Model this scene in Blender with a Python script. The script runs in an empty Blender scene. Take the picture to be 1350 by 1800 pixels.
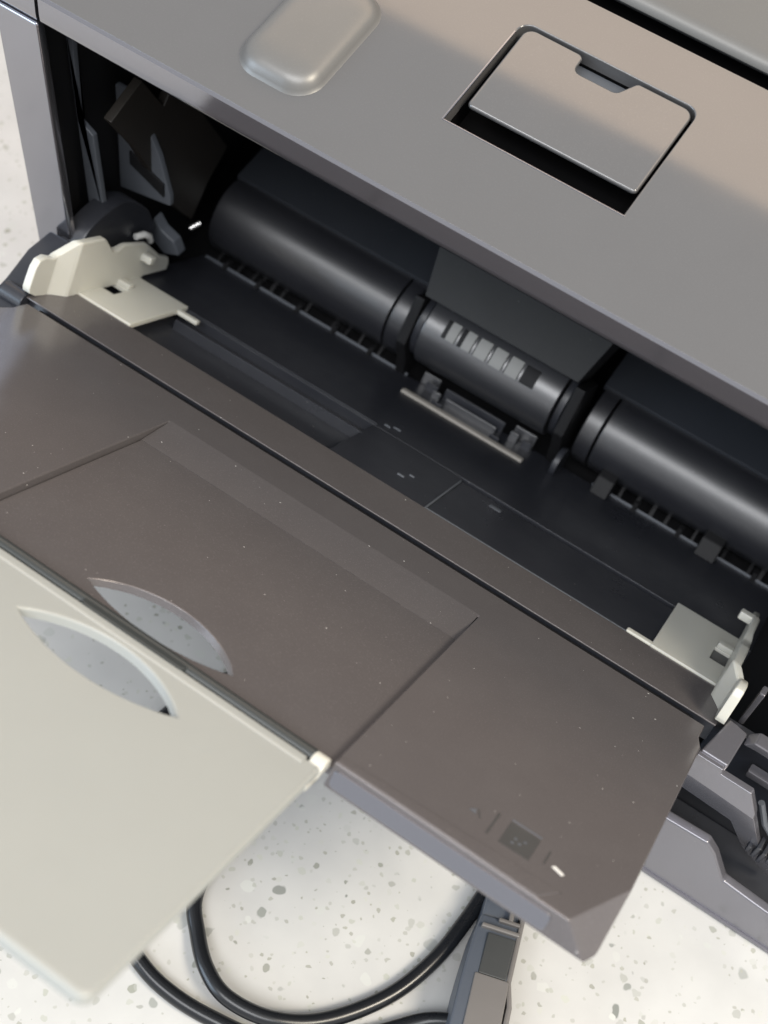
import bpy, bmesh, math, random
from mathutils import Vector, Matrix, Euler
random.seed(7)
sc = bpy.context.scene
COL = sc.collection
MM = 0.001
H0 = 62.0          # height of the tray hinge above the counter, mm
TILT = math.radians(30)

# ------------------------------------------------------------------ camera
cam_d = bpy.data.cameras.new('camera')
cam = bpy.data.objects.new('camera', cam_d); COL.objects.link(cam); sc.camera = cam
right = Vector((0.82811, 0.5474, 0.12075)); down = Vector((0.51387, -0.65525, -0.55369)); fwd = Vector((-0.22397, 0.52057, -0.82392))
m = Matrix((right, -down, -fwd)).transposed().to_4x4()
m.translation = Vector((92.73, -188.12, 301.98 + H0)) * MM
cam.matrix_world = m
cam_d.sensor_fit = 'VERTICAL'; cam_d.sensor_height = 36.0; cam_d.sensor_width = 36.0
cam_d.lens = 36.0 * 2390 / 1800
cam_d.clip_start = 0.01; cam_d.clip_end = 50
cam_d.dof.use_dof = True; cam_d.dof.focus_distance = 0.345; cam_d.dof.aperture_fstop = 14.0

# ------------------------------------------------------------------ light
w = bpy.data.worlds.new('World'); sc.world = w; w.use_nodes = True
bg = w.node_tree.nodes['Background']; bg.inputs['Color'].default_value = (0.93, 0.96, 1.0, 1); bg.inputs['Strength'].default_value = 0.70

def area(name, loc, aim, sx, sy, power, col):
    l = bpy.data.lights.new(name, 'AREA'); l.shape = 'RECTANGLE'; l.size = sx; l.size_y = sy; l.energy = power; l.color = col
    o = bpy.data.objects.new(name, l); COL.objects.link(o); o.location = loc
    o.rotation_euler = (Vector(aim) - Vector(loc)).to_track_quat('-Z', 'Y').to_euler()
    return o
area('overhead_light', (-0.1, 1.535, 1.6 + H0*MM), (-0.1, 1.535, 0.0), 3.4, 1.4, 26, (1.0, 0.70, 0.44))  # added warm area light, sized so the cover mirrors a warm ceiling edge
area('overhead_light', (0.1, -1.35, 1.9), (0.1, -1.35, 0.0), 2.0, 1.1, 44, (0.97, 0.98, 1.0))
area('window_light', (-1.35, -1.35, 0.5), (0, 0, 0.05), 1.0, 0.9, 16, (0.66, 0.82, 1.0))
area('room_lamp', (0.95, -0.10, 1.25), (0.16, -0.02, 0.0), 0.4, 0.4, 17.0, (1.0, 0.90, 0.74))

vs = sc.view_settings
vs.view_transform = 'Standard'; vs.look = 'None'; vs.exposure = 0.18; vs.gamma = 1.0; vs.use_curve_mapping = False
sc.render.engine = 'CYCLES'

# ------------------------------------------------------------------ materials
MATS = {}
def mat(name, col, rough=0.4, spec=0.5, speckle=0.0, dust=0.0, bump=0.0, metallic=0.0, var=0.0, coat=0.0, smudge=0.0, sss=0.0, tint=None, coat_rough=0.08, coat_ior=1.5):
    mt = bpy.data.materials.new(name); mt.use_nodes = True
    nt = mt.node_tree; N = nt.nodes; L = nt.links
    b = N['Principled BSDF']
    b.inputs['Roughness'].default_value = rough; b.inputs['Specular IOR Level'].default_value = spec
    b.inputs['Metallic'].default_value = metallic
    if tint: b.inputs['Specular Tint'].default_value = (*tint, 1)
    b.inputs['Coat Weight'].default_value = coat; b.inputs['Coat Roughness'].default_value = coat_rough; b.inputs['Coat IOR'].default_value = coat_ior
    if sss:
        b.inputs['Subsurface Weight'].default_value = sss; b.inputs['Subsurface Radius'].default_value = (1, 0.9, 0.7); b.inputs['Subsurface Scale'].default_value = 0.002
    tc = N.new('ShaderNodeTexCoord'); co = tc.outputs['Object']
    base = None
    rgb = N.new('ShaderNodeRGB'); rgb.outputs[0].default_value = (*col, 1); base = rgb.outputs[0]
    def noise(scale, detail=3, rough_=0.6):
        n = N.new('ShaderNodeTexNoise'); n.inputs['Scale'].default_value = scale; n.inputs['Detail'].default_value = detail; n.inputs['Roughness'].default_value = rough_
        L.new(co, n.inputs['Vector']); return n.outputs['Fac']
    def ramp(src, lo, hi, a=0.0, bb=1.0):
        r = N.new('ShaderNodeMapRange'); r.inputs['From Min'].default_value = lo; r.inputs['From Max'].default_value = hi
        r.inputs['To Min'].default_value = a; r.inputs['To Max'].default_value = bb
        L.new(src, r.inputs['Value']); return r.outputs[0]
    def mix(fac, a, colb):
        x = N.new('ShaderNodeMix'); x.data_type = 'RGBA'
        L.new(fac, x.inputs['Factor']); L.new(a, x.inputs['A'])
        if isinstance(colb, tuple): x.inputs['B'].default_value = (*colb, 1)
        else: L.new(colb, x.inputs['B'])
        return x.outputs['Result']
    if var:
        base = mix(ramp(noise(45, 4), 0.3, 0.75, 0.0, var), base, tuple(min(1, c * 1.5 + 0.01) for c in col))
    if speckle:
        base = mix(ramp(noise(2600, 2), 0.56, 0.74, 0.0, speckle), base, tuple(min(1, c * 2.2 + 0.02) for c in col))
    if dust:
        v = N.new('ShaderNodeTexVoronoi'); v.inputs['Scale'].default_value = 430; v.inputs['Randomness'].default_value = 1
        mp = N.new('ShaderNodeMapping'); L.new(co, mp.inputs['Vector'])
        nz = N.new('ShaderNodeTexNoise'); nz.inputs['Scale'].default_value = 900; L.new(co, nz.inputs['Vector'])
        ad = N.new('ShaderNodeVectorMath'); ad.operation = 'MULTIPLY_ADD'; ad.inputs[1].default_value = (0.0012,) * 3
        L.new(nz.outputs['Color'], ad.inputs[0]); L.new(co, ad.inputs[2]); L.new(ad.outputs[0], v.inputs['Vector'])
        sep = N.new('ShaderNodeSeparateColor'); L.new(v.outputs['Color'], sep.inputs[0])
        size = ramp(sep.outputs[0], 0.70, 1.0, 0.0, 0.10)
        lt = N.new('ShaderNodeMath'); lt.operation = 'LESS_THAN'; L.new(v.outputs['Distance'], lt.inputs[0]); L.new(size, lt.inputs[1])
        lm = N.new('ShaderNodeMath'); lm.operation = 'MULTIPLY'; L.new(lt.outputs[0], lm.inputs[0]); L.new(ramp(sep.outputs[1], 0.0, 1.0, dust * 0.2, dust), lm.inputs[1])
        base = mix(lm.outputs[0], base, (0.95, 0.93, 0.90))
        # broad film of dust
        base = mix(ramp(noise(70, 5, 0.7), 0.45, 0.8, 0.0, dust * 0.07), base, (0.30, 0.29, 0.285))
    L.new(base, b.inputs['Base Color'])
    if smudge:
        L.new(ramp(noise(38, 5, 0.65), 0.3, 0.7, rough - smudge, rough + smudge), b.inputs['Roughness'])
    if bump:
        bp = N.new('ShaderNodeBump'); bp.inputs['Strength'].default_value = bump; bp.inputs['Distance'].default_value = 0.0002
        L.new(noise(2200, 2), bp.inputs['Height']); L.new(bp.outputs[0], b.inputs['Normal'])
    MATS[name] = mt
    return mt

CH = (0.085, 0.078, 0.076)
mat('charcoal_cover', (0.150, 0.148, 0.149), 0.05, 0.5, speckle=0.10, var=0.06, smudge=0.012, metallic=0.45)
mat('satin_pad', (0.155, 0.152, 0.146), 0.38, 0.5, speckle=0.08, var=0.06, smudge=0.03, metallic=0.35)
mat('upper_matt', (0.135, 0.132, 0.126), 0.42, 0.5, speckle=0.08, var=0.06, metallic=0.3)
mat('navy_guide', (0.030, 0.034, 0.042), 0.45, 0.5, var=0.2, dust=0.15)
mat('charcoal_tray', (0.143, 0.131, 0.132), 0.19, 0.5, speckle=0.24, dust=1.0, bump=0.07, var=0.08, smudge=0.03, metallic=0.4)
mat('charcoal_trim', (0.30, 0.298, 0.325), 0.13, 0.5, speckle=0.05, dust=0.15, smudge=0.03, metallic=0.93)
mat('charcoal_gloss', (0.20, 0.195, 0.215), 0.22, 0.5, speckle=0.08, dust=0.5, bump=0.03, smudge=0.05, metallic=0.6)
mat('black_inner', (0.020, 0.0215, 0.027), 0.34, 0.5, bump=0.06, dust=0.2, var=0.3, smudge=0.1)
mat('void_black', (0.002, 0.002, 0.0022), 0.7, 0.1)
mat('black_matt', (0.008, 0.008, 0.009), 0.6, 0.3, var=0.2)
mat('black_brown', (0.020, 0.017, 0.014), 0.45, 0.4, bump=0.05, var=0.2)
mat('slate_part', (0.085, 0.093, 0.107), 0.4, 0.5, bump=0.05, var=0.25)
mat('roller_black', (0.020, 0.021, 0.026), 0.40, 0.7, smudge=0.07, coat=1.0, coat_rough=0.34, coat_ior=1.6, dust=0.15)
mat('box_gray', (0.026, 0.027, 0.028), 0.55, 0.25, speckle=0.15, bump=0.12, var=0.25, dust=0.2)
mat('rubber', (0.028, 0.029, 0.033), 0.36, 0.8, bump=0.05, var=0.2, coat=1.0, coat_rough=0.33, coat_ior=1.7)
mat('rubber_pad', (0.26, 0.26, 0.25), 0.5, 0.4, bump=0.06, var=0.25)
mat('cork_pad', (0.30, 0.28, 0.25), 0.6, 0.3, bump=0.1, var=0.3)
mat('ivory_guide', (0.53, 0.525, 0.475), 0.36, 0.5, bump=0.02, sss=0.25, var=0.05)
mat('ivory_flap', (0.312, 0.322, 0.307), 0.33, 0.5, bump=0.05, var=0.05, sss=0.1, smudge=0.05)
mat('hinge_dark', (0.030, 0.034, 0.034), 0.35, 0.5, bump=0.02)
mat('cable_black', (0.010, 0.011, 0.013), 0.27, 0.5, bump=0.02, smudge=0.05)
mat('plug_slate', (0.060, 0.070, 0.088), 0.4, 0.5, bump=0.05, var=0.2)
mat('plug_dark', (0.033, 0.035, 0.035), 0.45, 0.5, bump=0.05, var=0.2)
mat('plug_gray', (0.125, 0.116, 0.110), 0.42, 0.5, bump=0.05, var=0.2)
mat('steel', (0.75, 0.74, 0.72), 0.3, 0.5, metallic=0.9)
mat('etched', (0.042, 0.042, 0.042), 0.5, 0.4, dust=0.4, var=0.3)
mat('scuff_white', (0.62, 0.62, 0.60), 0.5, 0.4)

def terrazzo():
    mt = bpy.data.materials.new('terrazzo'); mt.use_nodes = True
    nt = mt.node_tree; N = nt.nodes; L = nt.links; b = N['Principled BSDF']
    b.inputs['Roughness'].default_value = 0.22; b.inputs['Specular IOR Level'].default_value = 0.5
    co = N.new('ShaderNodeTexCoord').outputs['Object']
    def noise(s, d=3, out='Fac'):
        n = N.new('ShaderNodeTexNoise'); n.inputs['Scale'].default_value = s; n.inputs['Detail'].default_value = d; L.new(co, n.inputs['Vector']); return n.outputs[out]
    def rng(src, lo, hi, a, bb):
        r = N.new('ShaderNodeMapRange'); r.inputs['From Min'].default_value = lo; r.inputs['From Max'].default_value = hi; r.inputs['To Min'].default_value = a; r.inputs['To Max'].default_value = bb
        L.new(src, r.inputs['Value']); return r.outputs[0]
    def mix(fac, a, bb):
        x = N.new('ShaderNodeMix'); x.data_type = 'RGBA'; L.new(fac, x.inputs['Factor'])
        for k, s in (('A', a), ('B', bb)):
            if isinstance(s, tuple): x.inputs[k].default_value = (*s, 1)
            else: L.new(s, x.inputs[k])
        return x.outputs['Result']
    base = mix(rng(noise(60, 5), 0.3, 0.7, 0, 1), (0.53, 0.526, 0.508), (0.48, 0.476, 0.462))
    # three layers of stone chips of falling size
    for scale, thr, smax, dark, off, warp in ((120, 0.80, 0.26, (0.20, 0.21, 0.19), 0.0, 0.004), (200, 0.70, 0.27, (0.25, 0.255, 0.22), 3.1, 0.0025), (150, 0.66, 0.30, (0.45, 0.455, 0.43), 8.4, 0.003),
            (260, 0.68, 0.30, (0.40, 0.405, 0.36), 12.4, 0.002), (430, 0.72, 0.34, (0.30, 0.30, 0.26), 5.7, 0.0012)):
        wz = N.new('ShaderNodeTexNoise'); wz.inputs['Scale'].default_value = scale * 1.6; wz.inputs['Detail'].default_value = 2; L.new(co, wz.inputs['Vector'])
        ad = N.new('ShaderNodeVectorMath'); ad.operation = 'MULTIPLY_ADD'; ad.inputs[1].default_value = (warp,) * 3; L.new(wz.outputs['Color'], ad.inputs[0])
        of = N.new('ShaderNodeVectorMath'); of.operation = 'ADD'; of.inputs[1].default_value = (off, off * 0.7, 0); L.new(co, of.inputs[0]); L.new(of.outputs[0], ad.inputs[2])
        v = N.new('ShaderNodeTexVoronoi'); v.voronoi_dimensions = '2D'; v.inputs['Scale'].default_value = scale; L.new(ad.outputs[0], v.inputs['Vector'])
        sp = N.new('ShaderNodeSeparateColor'); L.new(v.outputs['Color'], sp.inputs[0])
        size = rng(sp.outputs[0], thr, 1.0, 0.0, smax)
        d = N.new('ShaderNodeMath'); d.operation = 'SUBTRACT'; L.new(size, d.inputs[0]); L.new(v.outputs['Distance'], d.inputs[1])
        on = rng(d.outputs[0], 0.0, 0.05, 0.0, 1.0)
        tint = N.new('ShaderNodeMath'); tint.operation = 'MULTIPLY'; L.new(on, tint.inputs[0]); L.new(rng(sp.outputs[1], 0, 1, 0.3, 1.0), tint.inputs[1])
        chip = mix(rng(sp.outputs[2], 0, 1, 0, 1), dark, tuple(c * 1.25 for c in dark))
        base = mix(tint.outputs[0], base, chip)
    L.new(base, b.inputs['Base Color'])
    L.new(rng(noise(25, 4), 0.3, 0.7, 0.17, 0.27), b.inputs['Roughness'])
    MATS['terrazzo'] = mt
terrazzo()

# ------------------------------------------------------------------ mesh helpers (all input in mm)
class MB:
    def __init__(s): s.v = []; s.f = []
    def add(s, vs, fs):
        o = len(s.v); s.v += [tuple(p) for p in vs]; s.f += [tuple(i + o for i in f) for f in fs]; return s
    def box(s, x0, x1, y0, y1, z0, z1):
        return s.add([(x0,y0,z0),(x1,y0,z0),(x1,y1,z0),(x0,y1,z0),(x0,y0,z1),(x1,y0,z1),(x1,y1,z1),(x0,y1,z1)],
                     [(0,3,2,1),(4,5,6,7),(0,1,5,4),(1,2,6,5),(2,3,7,6),(3,0,4,7)])
    def loft(s, rings, cap=True):
        n = len(rings[0]); vs = [p for r in rings for p in r]; fs = []
        for i in range(len(rings) - 1):
            for j in range(n):
                k = (j + 1) % n
                fs.append((i*n+j, i*n+k, (i+1)*n+k, (i+1)*n+j))
        if cap: fs.append(tuple(reversed(range(n)))); fs.append(tuple(range((len(rings)-1)*n, len(rings)*n)))
        return s.add(vs, fs)
    def prism(s, poly, axis, a, b):
        def pt(p, t):
            return {'x': (t, p[0], p[1]), 'y': (p[0], t, p[1]), 'z': (p[0], p[1], t)}[axis]
        return s.loft([[pt(p, a) for p in poly], [pt(p, b) for p in poly]])
    def cylx(s, x0, x1, y, z, r, n=32, a0=0.0, a1=2*math.pi):
        return s.prism([(y + r*math.cos(a0 + (a1-a0)*i/n), z + r*math.sin(a0 + (a1-a0)*i/n)) for i in range(n)], 'x', x0, x1)
    def tube(s, pts, r, n=14):
        pts = [Vector(p) for p in pts]; rings = []; up = Vector((0.1, 0.2, 1)).normalized()
        for i, p in enumerate(pts):
            t = (pts[min(i+1, len(pts)-1)] - pts[max(i-1, 0)]).normalized()
            a = t.cross(up).normalized(); b = a.cross(t)
            rr = r(i/(len(pts)-1)) if callable(r) else r
            rings.append([p + a*rr*math.cos(2*math.pi*k/n) + b*rr*math.sin(2*math.pi*k/n) for k in range(n)])
        return s.loft(rings)
    def build(s, name, mt, parent=None, bev=0.0, seg=2, frame='w', smooth=40, cut=None, angle=25):
        bm = bmesh.new()
        vv = [bm.verts.new(Vector(p) * MM) for p in s.v]
        for f in s.f:
            try: bm.faces.new([vv[i] for i in f])
            except ValueError: pass
        return finish(bm, name, mt, parent, bev, seg, frame, smooth, cut, angle)

def finish(bm, name, mt, parent=None, bev=0.0, seg=2, frame='w', smooth=40, cut=None, angle=25):
    bmesh.ops.recalc_face_normals(bm, faces=bm.faces)
    if cut:
        co, no = cut
        r = bmesh.ops.bisect_plane(bm, geom=bm.verts[:] + bm.edges[:] + bm.faces[:], plane_co=Vector(co) * MM, plane_no=no, clear_outer=True)
        ed = [g for g in r['geom_cut'] if isinstance(g, bmesh.types.BMEdge)]
        bmesh.ops.contextual_create(bm, geom=ed)
        bmesh.ops.recalc_face_normals(bm, faces=bm.faces)
    if bev:
        ed = [e for e in bm.edges if len(e.link_faces) == 2 and e.calc_face_angle(0) > math.radians(angle)]
        bmesh.ops.bevel(bm, geom=ed, offset=bev * MM, segments=seg, profile=0.5, affect='EDGES', clamp_overlap=True)
    me = bpy.data.meshes.new(name); bm.to_mesh(me); bm.free()
    o = bpy.data.objects.new(name, me); COL.objects.link(o)
    me.materials.append(MATS[mt])
    for p in me.polygons: p.use_smooth = True
    me.set_sharp_from_angle(angle=math.radians(smooth))
    if bev:
        md = o.modifiers.new('normals', 'WEIGHTED_NORMAL'); md.keep_sharp = True
    place(o, parent, frame)
    return o

def place(o, parent, frame):
    """frame: 'w' printer axes, 't' tray axes (both with the hinge line as origin), 'c' counter axes, 'l' same as the parent part"""
    if parent is not None: o.parent = parent
    if frame == 't': o.location = (0, 0, H0 * MM); o.rotation_euler = (-TILT, 0, 0)
    elif frame == 'w': o.location = (0, 0, H0 * MM)
    elif frame == 'p':      # sloping cover plane: x, s (up the slope), n (normal)
        o.location = (0, 25*MM, (H0 + 83.4) * MM); o.rotation_euler = (math.radians(12), 0, 0)

def arc(cx, cy, r, a0, a1, n=6):
    return [(cx + r*math.cos(math.radians(a0 + (a1-a0)*i/n)), cy + r*math.sin(math.radians(a0 + (a1-a0)*i/n))) for i in range(n+1)]
def rrect(x0, x1, y0, y1, r, n=6):
    rr = r if isinstance(r, (tuple, list)) else (r,)*4      # BL, BR, TR, TL
    p = []
    for (cx, cy, a, q) in ((x0+rr[0], y0+rr[0], 180, rr[0]), (x1-rr[1], y0+rr[1], 270, rr[1]), (x1-rr[2], y1-rr[2], 0, rr[2]), (x0+rr[3], y1-rr[3], 90, rr[3])):
        p += arc(cx, cy, q, a, a+90, n) if q > 0.01 else [(cx, cy)]
    return p
def offset(poly, d):
    """grow (d>0) a counter-clockwise outline"""
    n = len(poly); out = []
    for i in range(n):
        a = Vector(poly[i-1]); b = Vector(poly[i]); c = Vector(poly[(i+1) % n])
        e1 = (b-a).normalized(); e2 = (c-b).normalized()
        n1 = Vector((e1.y, -e1.x)); n2 = Vector((e2.y, -e2.x)); t = (n1+n2)
        t = t / max(0.35, t.dot(n1)) if t.length > 1e-6 else n1
        out.append(tuple(b + t*d))
    return out

def plate_hole(name, mt, outer, hole, zt, zb, parent, frame, rim=0.7, edge=0.5):
    """a plate with an opening; both outlines CCW; rounded upper edges round the opening and the outside"""
    bm = bmesh.new()
    def ring(poly, z): return [bm.verts.new(Vector((p[0], p[1], z)) * MM) for p in poly]
    def link(a, b):
        n = len(a)
        for i in range(n): bm.faces.new((a[i], a[(i+1) % n], b[(i+1) % n], b[i]))
    hs = [(rim, zt), (rim*0.55, zt-rim*0.11), (rim*0.2, zt-rim*0.45), (0, zt-rim), (0, zb)]
    os_ = [(-edge, zt), (-edge*0.5, zt-edge*0.14), (-edge*0.14, zt-edge*0.5), (0, zt-edge), (0, zb)]
    hr = [ring(offset(hole, d), z) for d, z in hs]; orr = [ring(offset(outer, d), z) for d, z in os_]
    for a, b in zip(hr, hr[1:]): link(b, a)
    for a, b in zip(orr, orr[1:]): link(a, b)
    for a, b in ((orr[0], hr[0]), (orr[-1], hr[-1])):
        ed = []
        for lp in (a, b):
            for i in range(len(lp)):
                e = bm.edges.get((lp[i], lp[(i+1) % len(lp)])); ed.append(e)
        bmesh.ops.triangle_fill(bm, use_beauty=True, use_dissolve=False, edges=ed)
    o = finish(bm, name, mt, parent, 0, 2, frame, 50)
    md = o.modifiers.new('normals', 'WEIGHTED_NORMAL'); md.keep_sharp = True; md.weight = 90
    return o

def spline(pts, n=8, closed=False):
    P = [Vector(p) for p in pts]; out = []
    for i in range(len(P)-1):
        p0 = P[max(i-1, 0)]; p1 = P[i]; p2 = P[i+1]; p3 = P[min(i+2, len(P)-1)]
        for k in range(n):
            t = k/n
            out.append(0.5*((2*p1) + (p2-p0)*t + (2*p0-5*p1+4*p2-p3)*t*t + (3*p1-p0-3*p2+p3)*t**3))
    out.append(P[-1]); return out

# ------------------------------------------------------------------ countertop
ct = MB().box(-700, 700, -450, 900, -30, 0).build('countertop', 'terrazzo', None, bev=2, frame='c')
ct['kind'] = 'structure'

# ------------------------------------------------------------------ the printer
PR = bpy.data.objects.new('laser_printer', None); COL.objects.link(PR); PR.empty_display_size = 0.05
PR['label'] = 'charcoal laser printer with its paper tray folded open on the white speckled counter'
PR['category'] = 'printer'
def P(mb, name, mt, **k):
    k.setdefault('parent', PR); return mb.build(name, mt, **k)

# --- outer shell
P(MB().add([(-127,25,-H0+.3),(-113.5,25,-H0+.3),(-113.5,28,-H0+.3),(-127,29,-H0+.3), (-136.5,25,75),(-121.7,25,75),(-121.7,28,75),(-136.5,29,75)],
     [(0,3,2,1),(4,5,6,7),(0,1,5,4),(1,2,6,5),(2,3,7,6),(3,0,4,7)]), 'corner_pillar', 'charcoal_trim', bev=0.8, seg=3)
# front lip under the sloping cover: profile (y, z) drawn along x
def lip_profile():
    return [(28.5, 75.6), (25.9, 75.6), (25.2, 76.0), (24.9, 76.8), (24.75, 78.5), (24.75, 83.30), (25.9, 83.55), (26.0, 82.5), (30, 82.5), (30, 79)]
MB().prism(lip_profile(), 'x', -120.4, 190).build('cover_lip', 'charcoal_trim', PR, smooth=50)
MB().prism(lip_profile(), 'x', -150, -121.6).build('side_trim', 'charcoal_trim', PR, smooth=50)
# sloping cover with the hatch opening
hatch_hole = rrect(-16.2, 33.2, 25.3, 61.8, (0.3, 0.3, 3.2, 3.2))
cov = plate_hole('front_cover', 'charcoal_cover', [(-120.4, 0.9), (190, 0.9), (190, 76.6), (-120.4, 76.6)], hatch_hole, 0.0, -4, PR, 'p', rim=0.35, edge=0.08)
MB().box(-160, -121.6, 1.2, 76.6, -4, 0).build('side_cover', 'charcoal_trim', PR, bev=0.5, frame='p')
# upper cover beyond the dark joint
MB().prism([(86, -6), (79.9, 1.0), (79.6, 1.6), (79.9, 2.5), (81.2, 3.5), (83, 4.0), (130, 9), (130, -6)], 'x', -160, 190).build('upper_cover', 'upper_matt', PR, frame='p', smooth=45)
MB().box(-160, 190, 60, 130, -9, -6).build('joint_channel', 'void_black', PR, frame='p')
# hatch: well, door with finger notch
HW = MB()
HW.box(-17.5, 34.5, 24, 63, -12, -10); HW.box(-17.5, -16.25, 24, 63, -10, -4.05); HW.box(33.25, 34.5, 24, 63, -10, -4.05); HW.box(-16.25, 33.25, 24, 25.2, -10, -4.05); HW.box(-16.25, 33.25, 61.9, 63, -10, -4.05)
well = HW.build('hatch_well', 'void_black', PR, frame='p')
door_poly = arc(-12.8, 33.6, 1.4, 180, 270, 4) + arc(31.2, 33.6, 1.2, 270, 360, 4) + arc(29.6, 58.2, 2.8, 0, 90, 6) + \
    arc(17.6, 59.4, 1.6, 90, 160, 4) + arc(12.6, 57.4, 1.9, -20, -90, 4) + arc(3.6, 57.4, 1.9, 270, 190, 4) + arc(0.1, 59.4, 1.6, 20, 90, 4) + arc(-11.8, 58.2, 2.9, 90, 180, 6)
bm = bmesh.new()
def door_z(x, s): return -0.15
rings = []
for d, z in ((-0.7, 0.0), (-0.3, -0.12), (-0.06, -0.45), (0, -1.0), (-0.6, -1.8)):
    rings.append([bm.verts.new(Vector((p[0], p[1], door_z(*p) + z)) * MM) for p in offset(door_poly, d)])
n = len(door_poly)
for a, b in zip(rings, rings[1:]):
    for i in range(n): bm.faces.new((a[i], b[i], b[(i+1) % n], a[(i+1) % n]))
f0 = bm.faces.new(rings[0]); bm.faces.new(list(reversed(rings[-1])))
for s in (36, 38, 40, 42, 44, 46):
    bmesh.ops.bisect_plane(bm, geom=bm.verts[:] + bm.edges[:] + bm.faces[:], plane_co=(0, s*MM, 0), plane_no=(0, 1, 0))
for v in bm.verts:
    pass
door = finish(bm, 'hatch_door', 'charcoal_cover', PR, 0, 2, 'p', 45)
md = door.modifiers.new('normals', 'WEIGHTED_NORMAL'); md.keep_sharp = True; md.weight = 80
pocket = MB().prism(rrect(-0.5, 17.2, 53.5, 62.3, 1.5), 'z', -7, -5.2).build('finger_pocket', 'slate_part', PR, bev=0.4, frame='p')
pocket['label'] = 'dark finger pocket under the notch of the hatch'
for nm, q in (('hatch_rim_glint', (-16.7, -16.22, 24.9, 58)), ('hatch_rim_glint', (-16.22, 33.6, 24.85, 25.28))):
    MB().box(q[0], q[1], q[2], q[3], -1.5, 0.12).build(nm, 'charcoal_trim', PR, bev=0.1, frame='p')  # lighter strips on two sides stand in for the opening's bevel highlight
# raised pad left of the hatch
bm = bmesh.new(); rings = []
for d, z in ((0.6, -0.3), (0, 0.15), (-0.5, 1.0), (-1.1, 2.0), (-2.0, 2.9), (-3.2, 3.5), (-4.8, 3.85), (-7.0, 4.05), (-9.5, 4.1)):
    rings.append([bm.verts.new(Vector((q[0], q[1], z)) * MM) for q in rrect(-69-d, -45.6+d, 10.2-d, 47+d, max(1.6, 7.5+d*0.65), 8)])
n = len(rings[0])
for a, b in zip(rings, rings[1:]):
    for i in range(n): bm.faces.new((a[i], a[(i+1) % n], b[(i+1) % n], b[i]))
bm.faces.new(rings[-1])
finish(bm, 'raised_pad', 'satin_pad', PR, 0, 2, 'p', 80)

# --- dark inside of the feed opening
IN = MB()
IN.box(-127.6, 148, 138, 142, -H0+1, 100)                    # back
IN.box(-129.5, -127.6, 29.4, 140, -H0+1, 80)                     # left
IN.box(148, 151, 10, 140, -H0+1, 92)                       # right
IN.box(-127.6, 148, -6, 138, -H0+.4, -H0+3)                  # bottom
P(IN, 'inner_frame', 'black_matt')
for s0, s1 in ((4, 23.5), (63.5, 76)):
    MB().box(-122, 190, s0, s1, -7, -4.2).build('cover_underside', 'black_matt', PR, frame='p')

# left inner side parts
P(MB().prism([(-127,64),(-124.3,64),(-124.2,33),(-119.3,30),(-117.0,2),(-122.5,-6)], 'y', 40, 42), 'side_rail', 'slate_part', bev=0.4)
P(MB().prism([(-126,34),(-119,34),(-110,16),(-106,2),(-106,-2),(-126,-6)], 'y', 58, 60), 'side_bracket', 'slate_part', bev=0.4)
P(MB().prism([(-121,12),(-108,6),(-108,1),(-121,7)], 'y', 57.2, 58.4), 'bracket_slot', 'black_matt', bev=0.1)
P(MB().prism([(41,38),(55,44),(64.5,29),(67,32),(80,20),(97,-8),(86,-17),(78,-27),(67,-12),(51,22)], 'x', -116, -113), 'side_plate', 'black_brown', bev=0.35)
P(MB().prism(spline([(20,-8,0),(24,0,0),(32,5,0),(46,4,0),(56,-6,0),(60,-17,0)], 5) and [(p.x, p.y) for p in spline([(20,-8,0),(24,0,0),(32,5,0),(46,4,0),(56,-6,0),(60,-17,0)], 5)] + [(54,-24),(30,-26),(20,-20)], 'x', -121, -113.5), 'tray_arm', 'black_inner', bev=0.8)
P(MB().tube([(-112,48,-11.5),(-111,51,-12),(-110.5,53,-14),(-111,54,-17)], 1.1, 10), 'spring_clip', 'scuff_white')
P(MB().tube([(-111,74.5,-27),(-109,77.5,-25.5)], 0.9, 10), 'shaft_end', 'steel')
P(MB().prism([(-116,-16),(-113,-20),(-108,-22),(-106,-27),(-112,-30),(-118,-26)], 'y', 62, 66), 'shaft_bracket', 'slate_part', bev=0.5)

P(MB().box(-132, -129.6, 29.4, 240, -H0+.3, 95), 'side_panel', 'charcoal_gloss', bev=0.6)
P(MB().prism([(-113,36),(-108,30),(-108,46),(-113,50)], 'y', 92, 94), 'lit_wall_panel', 'slate_part', bev=0.4)  # lighter panels put in where the inner wall catches light
P(MB().prism([(-106,22),(-96,6),(-90,8),(-88,30),(-98,40)], 'y', 108, 110), 'lit_wall_panel', 'box_gray', bev=0.4)

# --- feed floor (tray axes)
FL = MB()
FL.box(-113, 113, 2.6, 19.3, -6, 0); FL.box(-16.6, 15.9, 19.3, 50.4, -6, 0); FL.box(-113, 113, 50.4, 98, -6, 0); FL.box(-113, 113, 19.3, 50.4, -6.5, -3.4)
floor = FL.build('feed_floor', 'black_inner', PR, bev=0.35, frame='t')
front_band = MB().box(-112.9, 112.9, 0.6, 19.2, 0.02, 0.5).build('hinge_band', 'charcoal_tray', PR, bev=0.18, frame='t')
for (x0, x1, y, hgt, wd) in ((-86, -15.5, 40.8, 0.1, 0.45), (-88, -15.8, 51.2, 0.45, 0.5), (-84, -18, 42.8, -0.6, 0.4)):
    MB().box(x0, x1, y-wd/2, y+wd/2, -3.5, hgt).build('guide_rail', 'black_inner', floor, bev=0.2, frame='l')
MB().box(16.8, 112, 20.2, 47.4, -3.5, 0.18).build('rack_plate', 'black_inner', floor, bev=0.3, frame='l')
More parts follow.
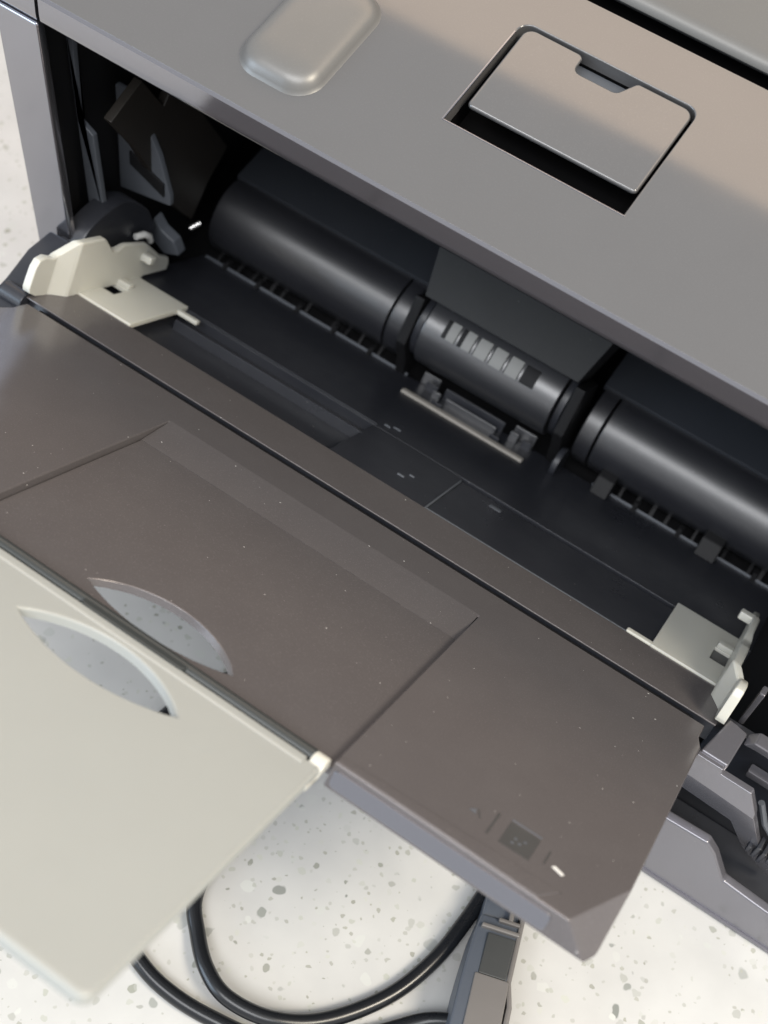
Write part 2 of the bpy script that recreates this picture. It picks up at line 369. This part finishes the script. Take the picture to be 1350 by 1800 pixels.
for x0, x1, y0, y1 in ((-14.5, -12.3, 53.8, 54.8), (-12, -9.2, 55.6, 56.3), (2.2, 4.6, 29.2, 30.2), (4.8, 6.6, 32.6, 33.3), (28, 32, 42.5, 44.3)):
    MB().box(x0, x1, y0, y1, -1.0, 0.35).build('floor_nub', 'slate_part', floor, bev=0.25, frame='l')
for x0, x1 in ((-112, -27), (45, 112)):
    MB().box(x0, x1, 97.4, 98.1, -2, 0.8).build('floor_edge', 'slate_part', floor, bev=0.3, frame='l')
for i, x in enumerate([-104, -90, -73, -58, -43, 60, 76, 88, 103]):
    MB().prism([(95,0),(99,0),(101,2.6),(98,2.2)], 'x', x, x+1.6).build('paper_rib', 'black_matt', floor, bev=0.2, frame='l')
for x0, x1 in ((46, 52), (84, 91)):
    MB().prism([(91,0),(101,0),(101,6),(98,9),(93,6)], 'x', x0, x1).build('paper_stop', 'black_matt', floor, bev=0.6, frame='l')
for x_lo, x_hi in ((-108, -30), (54, 110)):
    x = x_lo
    while x < x_hi:
        hgt = random.uniform(0.5, 1.1); wd = random.uniform(0.7, 1.5)
        MB().prism([(98.6,0.2),(101,0.2),(101+1.6*hgt,5.2*hgt),(100.2,3.6*hgt)], 'x', x, x+wd).build('feed_tooth', 'black_matt', floor, frame='l')
        x += random.uniform(3.5, 11)
MB().box(16.6, 84, 19.5, 20.15, -1, 0.42).build('rack_edge_glint', 'slate_part', floor, bev=0.12, frame='l')  # pale strips put in as the highlight along the rack plate
MB().box(16.0, 16.6, 19.5, 47.6, -1, 0.36).build('rack_edge_glint', 'slate_part', floor, bev=0.12, frame='l')
# separation pad under the roller
MB().box(-22.6, 23.6, 83.0, 85.6, -1, 0.9).build('separation_pad', 'cork_pad', PR, bev=0.35, frame='t')
for x0, x1, y, z, mt in ((-22,-15.5,99,4.2,'rubber'),(-19,-14.5,95.5,3,'black_inner'),(-15,-12,92.5,2.5,'rubber'),(-12,11,96,4,'black_inner'),(-9.5,9.8,91.8,2.6,'rubber'),(14,22,99,4.2,'rubber'),(14,17,95,3.2,'rubber'),(19,22.4,94,3,'black_inner'),(9.5,13,88,1.4,'black_inner'),(-13,-9,88,1.2,'black_inner')):
    MB().box(x0, x1, y-0.55, y+0.55, -1, z).build('pad_holder', mt, PR, bev=0.3, frame='t')

# --- rollers
AX_Y, AX_Z = 95.0, 21.4
def side_roller(x0, x1):
    b = MB().cylx(x0, x1, 107.0, 16.0, 14.0, 64)
    return b.build('roller_cover', 'roller_black', PR, bev=0.5, frame='t', smooth=35)
for s in (-1, 1):
    xa, xb = sorted((s*112.5, s*40.3)); side_roller(xa, xb)
    xa, xb = sorted((s*39.6, s*34.0)); side_roller(xa, xb)
    xa, xb = sorted((s*113, s*33))
    MB().prism([(103, 28.0), (140, 56), (138, 61), (101.6, 30.2)], 'x', xa, xb).build('upper_guide', 'navy_guide', PR, bev=0.35, frame='t')
fr = MB().cylx(-24.6, 24.8, AX_Y, AX_Z, 13.0, 64).build('feed_roller', 'rubber', PR, bev=0.6, frame='t', smooth=35)
for s, x in ((-1, -26.3), (1, 26.5)):
    MB().cylx(x-1.2, x+1.2, AX_Y+1, AX_Z, 12.0, 48).build('roller_flange', 'black_inner', fr, bev=0.4, frame='l', smooth=35)
ang0 = math.radians(157)
for i in range(6):
    x = -15.2 + i*5.8
    def pad(x0, x1, r0, r1, mt, nm):
        da = math.radians(14)
        prof = [(AX_Y + r1*math.cos(ang0-da+2*da*k/6), AX_Z + r1*math.sin(ang0-da+2*da*k/6)) for k in range(7)] + [(AX_Y + r0*math.cos(ang0+da-2*da*k/6), AX_Z + r0*math.sin(ang0+da-2*da*k/6)) for k in range(7)]
        MB().prism(prof, 'x', x0, x1).build(nm, mt, fr, bev=0.2, frame='l')
    pad(x-2.6, x+2.6, 11.5, 13.08, 'black_matt', 'pad_pocket')
    if i not in (5,): pad(x-2.2+(1.2 if i in (0, 1) else 0), x+2.3, 11.5, 13.22, 'rubber_pad', 'roller_pad')
# housing over the roller
hs = MB()
def hring(x):  # (y,z) section in tray axes
    return None
hs.add([(-28.2,82.6,32.6),(28.2,82.6,32.6),(33.0,88.5,53.5),(-33.0,88.5,53.5), (-28.2,100,30),(28.2,100,30),(33.0,118,52),(-33.0,118,52)],
       [(0,1,2,3),(4,7,6,5),(0,4,5,1),(1,5,6,2),(2,6,7,3),(3,7,4,0)])
hs.build('roller_housing', 'box_gray', PR, bev=0.5, frame='t')
for s in (-1, 1):
    a, b = sorted((s*27.9, s*31.5))
    MB().prism([(84,31),(100,30),(108,12),(104,0),(97,-1),(92,6),(84,14)], 'x', a, b).build('housing_side', 'black_matt', PR, bev=0.6, frame='t')
MB().cylx(31.8, 34, 92, 3, 5.5, 24).build('side_gear', 'black_inner', PR, bev=0.5, frame='t')

# --- paper guides
def cells(xs, ys, skip, z0, z1):
    """a slab over a grid of cells with some cells left open, all vertices shared"""
    b = MB(); nx, ny = len(xs), len(ys)
    b.v = [(x, y, z) for z in (z0, z1) for y in ys for x in xs]
    idx = lambda i, j, k: k*nx*ny + j*nx + i
    on = {(i, j) for i in range(nx-1) for j in range(ny-1)} - skip
    for i, j in on:
        for k in (0, 1): b.f.append((idx(i,j,k), idx(i+1,j,k), idx(i+1,j+1,k), idx(i,j+1,k)))
        for (di, dj, p, q) in ((-1,0,(i,j),(i,j+1)), (1,0,(i+1,j),(i+1,j+1)), (0,-1,(i,j),(i+1,j)), (0,1,(i,j+1),(i+1,j+1))):
            if (i+di, j+dj) not in on: b.f.append((idx(*p,0), idx(*q,0), idx(*q,1), idx(*p,1)))
    return b
def paper_guide(s):
    top = [(-0.8,5.0),(-0.4,10.5),(0.6,12.6),(3.0,13.4),(7.0,12.4),(8.4,13.2),(12.6,17.9),(13.6,18.3),(24.5,18.3),(26,17.6),(31,13.4),(34,13.2),(37,14.6),(49,13.4),(52,12.0),(60,7.6),(65.5,6.2),(66.6,4.5)]
    bot = [(-0.8,3.6),(-0.2,2.2),(3,0.8),(8,0.3),(9.5,0.5),(52,0.4),(53,1.4),(66.6,1.6)]
    if s > 0: top = [(y, z if y < 8 else (z - 13)*0.35 + 10.5 if y < 37 else z*0.8) for y, z in top]
    def ev(t, y):
        if y <= t[0][0]: return t[0][1]
        for a, b in zip(t, t[1:]):
            if y <= b[0]: return a[1] + (b[1]-a[1])*(y-a[0])/(b[0]-a[0])
        return t[-1][1]
    ys = sorted({q[0] for q in top} | {q[0] for q in bot} | {-0.6, 9, 14.5, 16})
    rings = []
    for y in ys:
        o = 3.4*(1 - max(0, min(1, (y-8.4)/5.2))); zt, zb = ev(top, y), ev(bot, y)
        th = 2.6 if y < 36 else 2.0
        c = min(0.45, (zt-zb)*0.3); xi, xo = 108.3 + o, 108.3 + o + th
        rings.append([(s*xi, y, zb), (s*xi, y, zt-c), (s*(xi+c), y, zt), (s*(xo-c), y, zt), (s*xo, y, zt-c), (s*xo, y, zb)])
    g = MB().loft(rings).build('paper_guide', 'ivory_guide', PR, frame='t', smooth=35, bev=0.25, angle=40)
    g['label'] = 'ivory plastic paper guide on the %s side of the feed floor' % ('left' if s < 0 else 'right')
    outer = [(88.6, 19.4), (110.0, 18.6), (110.0, 31.0), (103.6, 31.0), (103.6, 38.6), (110.0, 38.6), (110.0, 53.0), (88.6, 50.0)]
    cells([s*x for x in (88.6, 103.6, 110.0)], [19.3, 31.0, 38.6, 51.5], {(1, 1)}, -0.6, 1.1).build('guide_plate', 'ivory_guide', g, bev=0.3, frame='l')
    a, b = sorted((s*81, s*89))
    MB().box(a, b, 19.5 if s > 0 else 45.2, 21.6 if s > 0 else 47.4, -0.5, 1.0).build('rack_tongue', 'ivory_guide', g, bev=0.45, frame='l')
    a, b = sorted((s*104.5, s*109))
    MB().box(a, b, 48.2, 51.4, 7.6, 10.2).build('guide_peg', 'ivory_guide', g, bev=0.6, frame='l')
    a, b = sorted((s*103.8, s*108.4))
    MB().box(a, b, 39.0, 42.0, 0.9, 2.6).build('guide_rib', 'ivory_guide', g, bev=0.4, frame='l')
    return g
paper_guide(-1); paper_guide(1)

# --- fold-out tray
ymax, yfr = -1.7, -97.6
U = [(-110.6,ymax),(110.6,ymax),(110.6,-8.5),(112,-12.5),(112,yfr),(49.2,yfr),(49.2,-16),(-49.2,-16),(-49.2,yfr),(-112,yfr),(-112,-12.5),(-110.6,-8.5)]
U = list(reversed(U))
nrm = Vector((198, -81, 190)).normalized()
tray = MB().prism(U, 'z', -6.8, 0).build('paper_tray', 'charcoal_tray', PR, bev=0.45, seg=3, frame='t', cut=((112, -78, 0), nrm))
tray['label'] = 'charcoal fold-out paper tray with a lowered middle panel'
# groove near the front edge, as a raised strip with its own edge
for s in (-1, 1):
    st = [(s*49.7, -95.0), (s*100.0, -92.05), (s*96.5, -97.3), (s*49.7, -97.3)]
    MB().prism(st, 'z', -1, 0.22).build('front_strip', 'charcoal_tray', tray, bev=0.15, frame='l')
for s in (-1, 1):
    a, b = sorted((s*50.2, s*101.0))
    MB().prism(rrect(a, b, -5.9, -1.3, 1.2, 4), 'y', -97.95, -97.0).build('front_face', 'charcoal_trim', tray, bev=0.25, frame='l')
def lens(cx, ce, cb, cf, hw, n=18):
    """eye shape: corners at (+-hw, ce), back arc through cb, front arc through cf; CCW"""
    def arc3(ym, sgn):
        hgt = abs(ym-ce); R = (hw*hw + hgt*hgt)/(2*hgt); th = math.asin(hw/R); out = []
        for i in range(n+1):
            a = -th + 2*th*i/n
            out.append((cx + R*math.sin(a), ce + sgn*(R*math.cos(a) - (R-hgt))))
        return out
    fr_ = arc3(cf, -1); bk = arc3(cb, 1)
    return fr_[:-1] + list(reversed(bk))[:-1]
# lowered panel: ramp and flat with the eye-shaped finger hole
MB().prism([(-15.3,0.04),(-16.2,-0.12),(-28.2,-2.15),(-28.2,-4.6),(-15.3,-4.6)], 'x', -49.0, 49.0).build('panel_ramp', 'charcoal_tray', tray, frame='l', smooth=20)
plate_hole('lowered_panel', 'charcoal_tray', [(-49.0,-96.9),(49.0,-96.9),(49.0,-28.2),(-49.0,-28.2)], lens(0.4, -90.0, -80.6, -94.6, 19.6), -2.15, -4.2, tray, 'l', rim=0.3, edge=0.25)
for sg in (-1, 1):
    MB().prism([(sg*49.8,-95.15),(sg*100.4,-92.25),(sg*100.4,-91.9),(sg*49.8,-94.8)], 'z', -0.5, 0.05).build('groove_shade', 'etched', tray, frame='l')  # dark inlay that paints in the shade of the front crease
# printed paper-direction mark
def mark(poly, nm='paper_mark', mt='etched', z=0.06):
    return MB().prism(poly, 'z', -0.3, z).build(nm, mt, tray, frame='l')
mark([(84.6,-89.4),(91.6,-89.2),(91.6,-81.2),(84.6,-81.4)])
mark([(81.5,-89.4),(82.0,-89.4),(82.0,-81.2),(81.5,-81.2)]); mark([(94.2,-87.2),(94.6,-87.2),(94.6,-82.6),(94.2,-82.6)])
for q in ([(84.6,-80.9),(91.6,-80.7),(91.6,-80.2),(84.6,-80.4)],): mark(q, 'paper_mark', 'slate_part')
for cx, cy in ((87.2,-85.6),(88.4,-86.4),(87.0,-87.3),(89.2,-84.9)): mark([(cx-.35,cy-.3),(cx+.35,cy-.2),(cx+.3,cy+.35),(cx-.25,cy+.3)], 'paper_mark', 'slate_part', 0.12)
mark([(76.2,-85.6),(77.8,-86.0),(77.4,-84.4)], 'paper_mark', 'slate_part'); mark([(77.6,-84.0),(78.0,-84.2),(79.1,-86.2),(78.8,-86.4)], 'paper_mark')
mark([(96.0,-86.6),(98.6,-87.4),(99.0,-86.6),(96.6,-85.8)], 'bare_scuff', 'scuff_white', 0.1)

# hinge rod and clip of the flap
rod = MB()
rod.cylx(-48, 45.4, -98.9, -0.9, 1.6, 20)
rod.build('hinge_rod', 'hinge_dark', tray, frame='l', smooth=35)
MB().prism(rrect(-13.6, 13.6, -101.4, -98.0, 1.4, 4), 'z', -4.0, 0.55).build('rod_collar', 'hinge_dark', tray, bev=0.4, frame='l')
# extension flap
fl = plate_hole('extension_flap', 'ivory_flap', rrect(-48.3, 48.3, -178.4, -101.2, (2.5, 2.5, 0.8, 0.8)), lens(0.3, -113.4, -104.9, -118.8, 20.2), -0.2, -2.4, tray, 'l', rim=0.6, edge=1.0)
fl['label'] = 'ivory plastic flap unfolded from the front of the tray'
MB().prism([(-101.0,-2.2),(-101.0,-0.2),(-101.3,0.06),(-103.3,0.08),(-104.0,-0.25),(-104.0,-2.2)], 'x', -48, 44.6).build('flap_ridge', 'ivory_flap', fl, bev=0.2, frame='l')
MB().prism(arc(-99.4, -1.9, 2.6, 0, 180, 10) + [(-103.4,-2.4),(-107.5,-1.0),(-107.5,-2.8),(-96.8,-2.8)], 'x', 45.2, 48.6).build('hinge_clip', 'ivory_guide', fl, bev=0.4, frame='l')
for x, y in ((27.4, -115.5), (28.5, -163), (-27, -163)):
    MB().cylx(0, 0.04, 0, 0, 3.2, 40)
    o = MB().prism([(x + 3.3*math.cos(a*math.pi/20), y + 3.3*math.sin(a*math.pi/20)) for a in range(40)], 'z', -0.6, -0.17).build('mould_mark', 'ivory_flap', fl, bev=0.02, frame='l')

# --- right hinge bracket and lower front
P(MB().prism([(112.6,-8.2),(120.2,-8.2),(120.6,3.2),(115.2,4.2)], 'z', -12, 1.0), 'hinge_block', 'charcoal_gloss', bev=0.6, seg=3)
def folded(front, y0, back):
    n = len(front); return MB().loft([[(x, y, z) for x, y, z in front], [(x, y + back, z) for x, y, z in front]])
P(folded([(112.4,-9.4,0.2),(119.6,-9.4,0.2),(119.8,-9.4,-2.2),(128.4,-9.4,-2.2),(132.4,-9.4,-10),(133.0,-9.4,-12.6),(112.6,-9.4,-10.8)], 0, 2.0), 'bracket_wall', 'charcoal_gloss', bev=0.3, seg=3)
P(folded([(x, -9.2 + (-11.0 - z)*0.19, z) for x, z in ((112.6,-11.0),(133.0,-12.8),(139.5,-30),(148,-36),(148,-48),(137,-38),(129.4,-24),(112.6,-22))], 0, 2.0), 'bracket_flank', 'charcoal_gloss', bev=0.25, seg=2)
P(MB().prism([(60,-29),(115,-28.5),(127.5,-27.5),(131,-31),(137,-41),(150,-42.5),(190,-43),(190,-H0+1.2),(60,-H0+1.2)], 'y', -14.2, -11.2), 'lower_front', 'charcoal_gloss', bev=0.7, seg=3)
P(MB().box(60, 190, -14.9, -11, -H0+.2, -H0+1.6), 'base_edge', 'charcoal_gloss', bev=0.4)
P(MB().box(-118, 60, 2, 20, -H0+.2, -24), 'lower_body', 'black_matt', bev=0.4)
P(MB().box(113.4, 190, 6, 9, -H0+3.2, -6), 'bracket_back', 'black_inner', bev=0.4)
P(MB().box(113.4, 190, -10.8, 6, -H0+3.2, -52), 'bracket_floor', 'black_inner', bev=0.4)
P(MB().prism([(120.8,0),(123,3.5),(150,3.5),(150,0.5),(124,0.5)], 'y', 0, 4), 'bracket_rim', 'charcoal_gloss', bev=0.5)
P(MB().box(117.6, 119.2, 10, 13, -8, 9), 'bracket_post', 'charcoal_gloss', bev=0.5)
P(MB().box(112.8, 114.2, 6, 11, -8, 1.5), 'bracket_post', 'charcoal_gloss', bev=0.4)
P(MB().box(126, 160, 1, 4, -14, -11), 'bracket_bar', 'charcoal_gloss', bev=0.6)
P(MB().tube([(133,-3,-14),(137,-3,-22),(142,-3,-27),(150,-3,-29)], 0.9, 8), 'bracket_wire', 'slate_part')
for q in range(7):
    x = 137 + q*2.0; P(MB().box(x, x+1.2, -7, -3, -33 - (q % 3), -30 + (q*5 % 3)), 'bracket_rib', 'black_inner', bev=0.3)
# left hinge
P(MB().prism([(-6,-4),(4,-2),(14,2),(24,2),(24,-26),(0,-26)], 'x', -124, -113.8), 'hinge_block', 'black_inner', bev=0.8)
P(MB().cylx(-121, -112.8, 0.5, -2, 3.0, 20), 'hinge_pin', 'black_inner', bev=0.4)
MB().cylx(-107, 107, 0, -3.2, 2.3, 16).build('hinge_axle', 'black_matt', PR, frame='t')

# ------------------------------------------------------------------ cord on the counter
CB = bpy.data.objects.new('usb_cord', None); COL.objects.link(CB); CB.location = (0.06, -0.09, 0); CB.empty_display_size = 0.03
CB['label'] = 'looped black cord with a grey plug lying on the counter below the tray'; CB['category'] = 'cord'
R_ = 2.15
def cord(pts, nm='cable'):
    o = MB().tube(spline([(x-60, y+90, z) for x, y, z in pts], 12), R_, 16).build(nm, 'cable_black', CB, frame='c', smooth=60)
    return o
cord([(-30,-16,2.2),(-13,-29,2.2),(2,-42,2.2),(13,-60,2.2),(19,-80,2.2),(22.5,-94,2.2),(29,-101.5,2.6),(37,-108,5.0),(46,-111,6.4),(58,-108.5,5.4),(69,-100.5,3.4),(79,-86,2.4),(84,-71,2.4),(85.5,-57,3),(86,-46,4),(88,-40,6)])
cord([(-6,-30,2.2),(-16,-54,2.2),(-17,-78,2.2),(-9,-98,2.2),(6,-110,2.2),(22,-116,2.2),(33,-117.5,2.2),(45,-116.5,2.2),(60,-113,2.2),(72,-105,2.2),(82,-95,2.3),(90,-86,3.2),(97,-82,6)])
# plug: long body, top toward the printer
def plug_ring(t, x0, x1, z0, z1): return None
ax = Vector((0.30, -0.954, 0)); px = Vector((0.954, 0.30, 0)); o0 = Vector((92.5-60, -55.0+90, 0))
def pp(u, v, z): q = o0 + px*u + ax*v; return (q.x, q.y, z)
def plug_loft(sec): return MB().loft([[pp(u0, v, z0), pp(u1, v, z0), pp(u1, v, z1), pp(u0, v, z1)] for v, u0, u1, z0, z1 in sec])
plug_loft([(0,-4.5,6.2,0.4,13),(6,-5.5,6.2,0.4,14),(14,-6,5.6,0.4,14.5),(20,-6.2,6.6,0.4,14.6),(36,-6.2,7.0,0.4,14.6)]).build('plug_body', 'plug_slate', CB, bev=0.8, frame='c')
plug_loft([(5.0,-2.0,5.5,13.5,14.75),(16,-2.2,5.3,13.5,14.9)]).build('plug_inset', 'plug_dark', CB, bev=0.4, frame='c')
plug_loft([(16,-3.0,6.3,13.5,15.1),(36,-2.8,6.9,13.5,15.4)]).build('plug_face', 'plug_gray', CB, bev=0.5, frame='c')
plug_loft([(3.0,-4.0,6.1,12.5,15.2),(4.2,-4.2,6.1,12.5,15.2)]).build('plug_ridge', 'plug_gray', CB, bev=0.4, frame='c')
plug_loft([(0.2,0.0,5.8,12,14.4),(1.4,0.0,5.8,12,14.6)]).build('plug_ridge', 'plug_gray', CB, bev=0.4, frame='c')
plug_loft([(-5.5,2.5,3.8,10,14.0),(0.5,2.5,3.8,10,14.4)]).build('plug_ridge', 'plug_gray', CB, bev=0.4, frame='c')
plug_loft([(-6,5.6,6.9,0.6,13.8),(16,5.4,6.8,0.6,14.6),(22,6.9,8.4,0.6,14.6),(36,7,8.6,0.6,14.6)]).build('plug_side', 'plug_gray', CB, bev=0.5, frame='c')
plug_loft([(-12,-3.5,4.6,1.5,9),(-5,-4.2,5.4,0.6,12),(0.3,-4.4,5.6,0.6,12)]).build('strain_relief', 'plug_slate', CB, bev=0.8, frame='c')
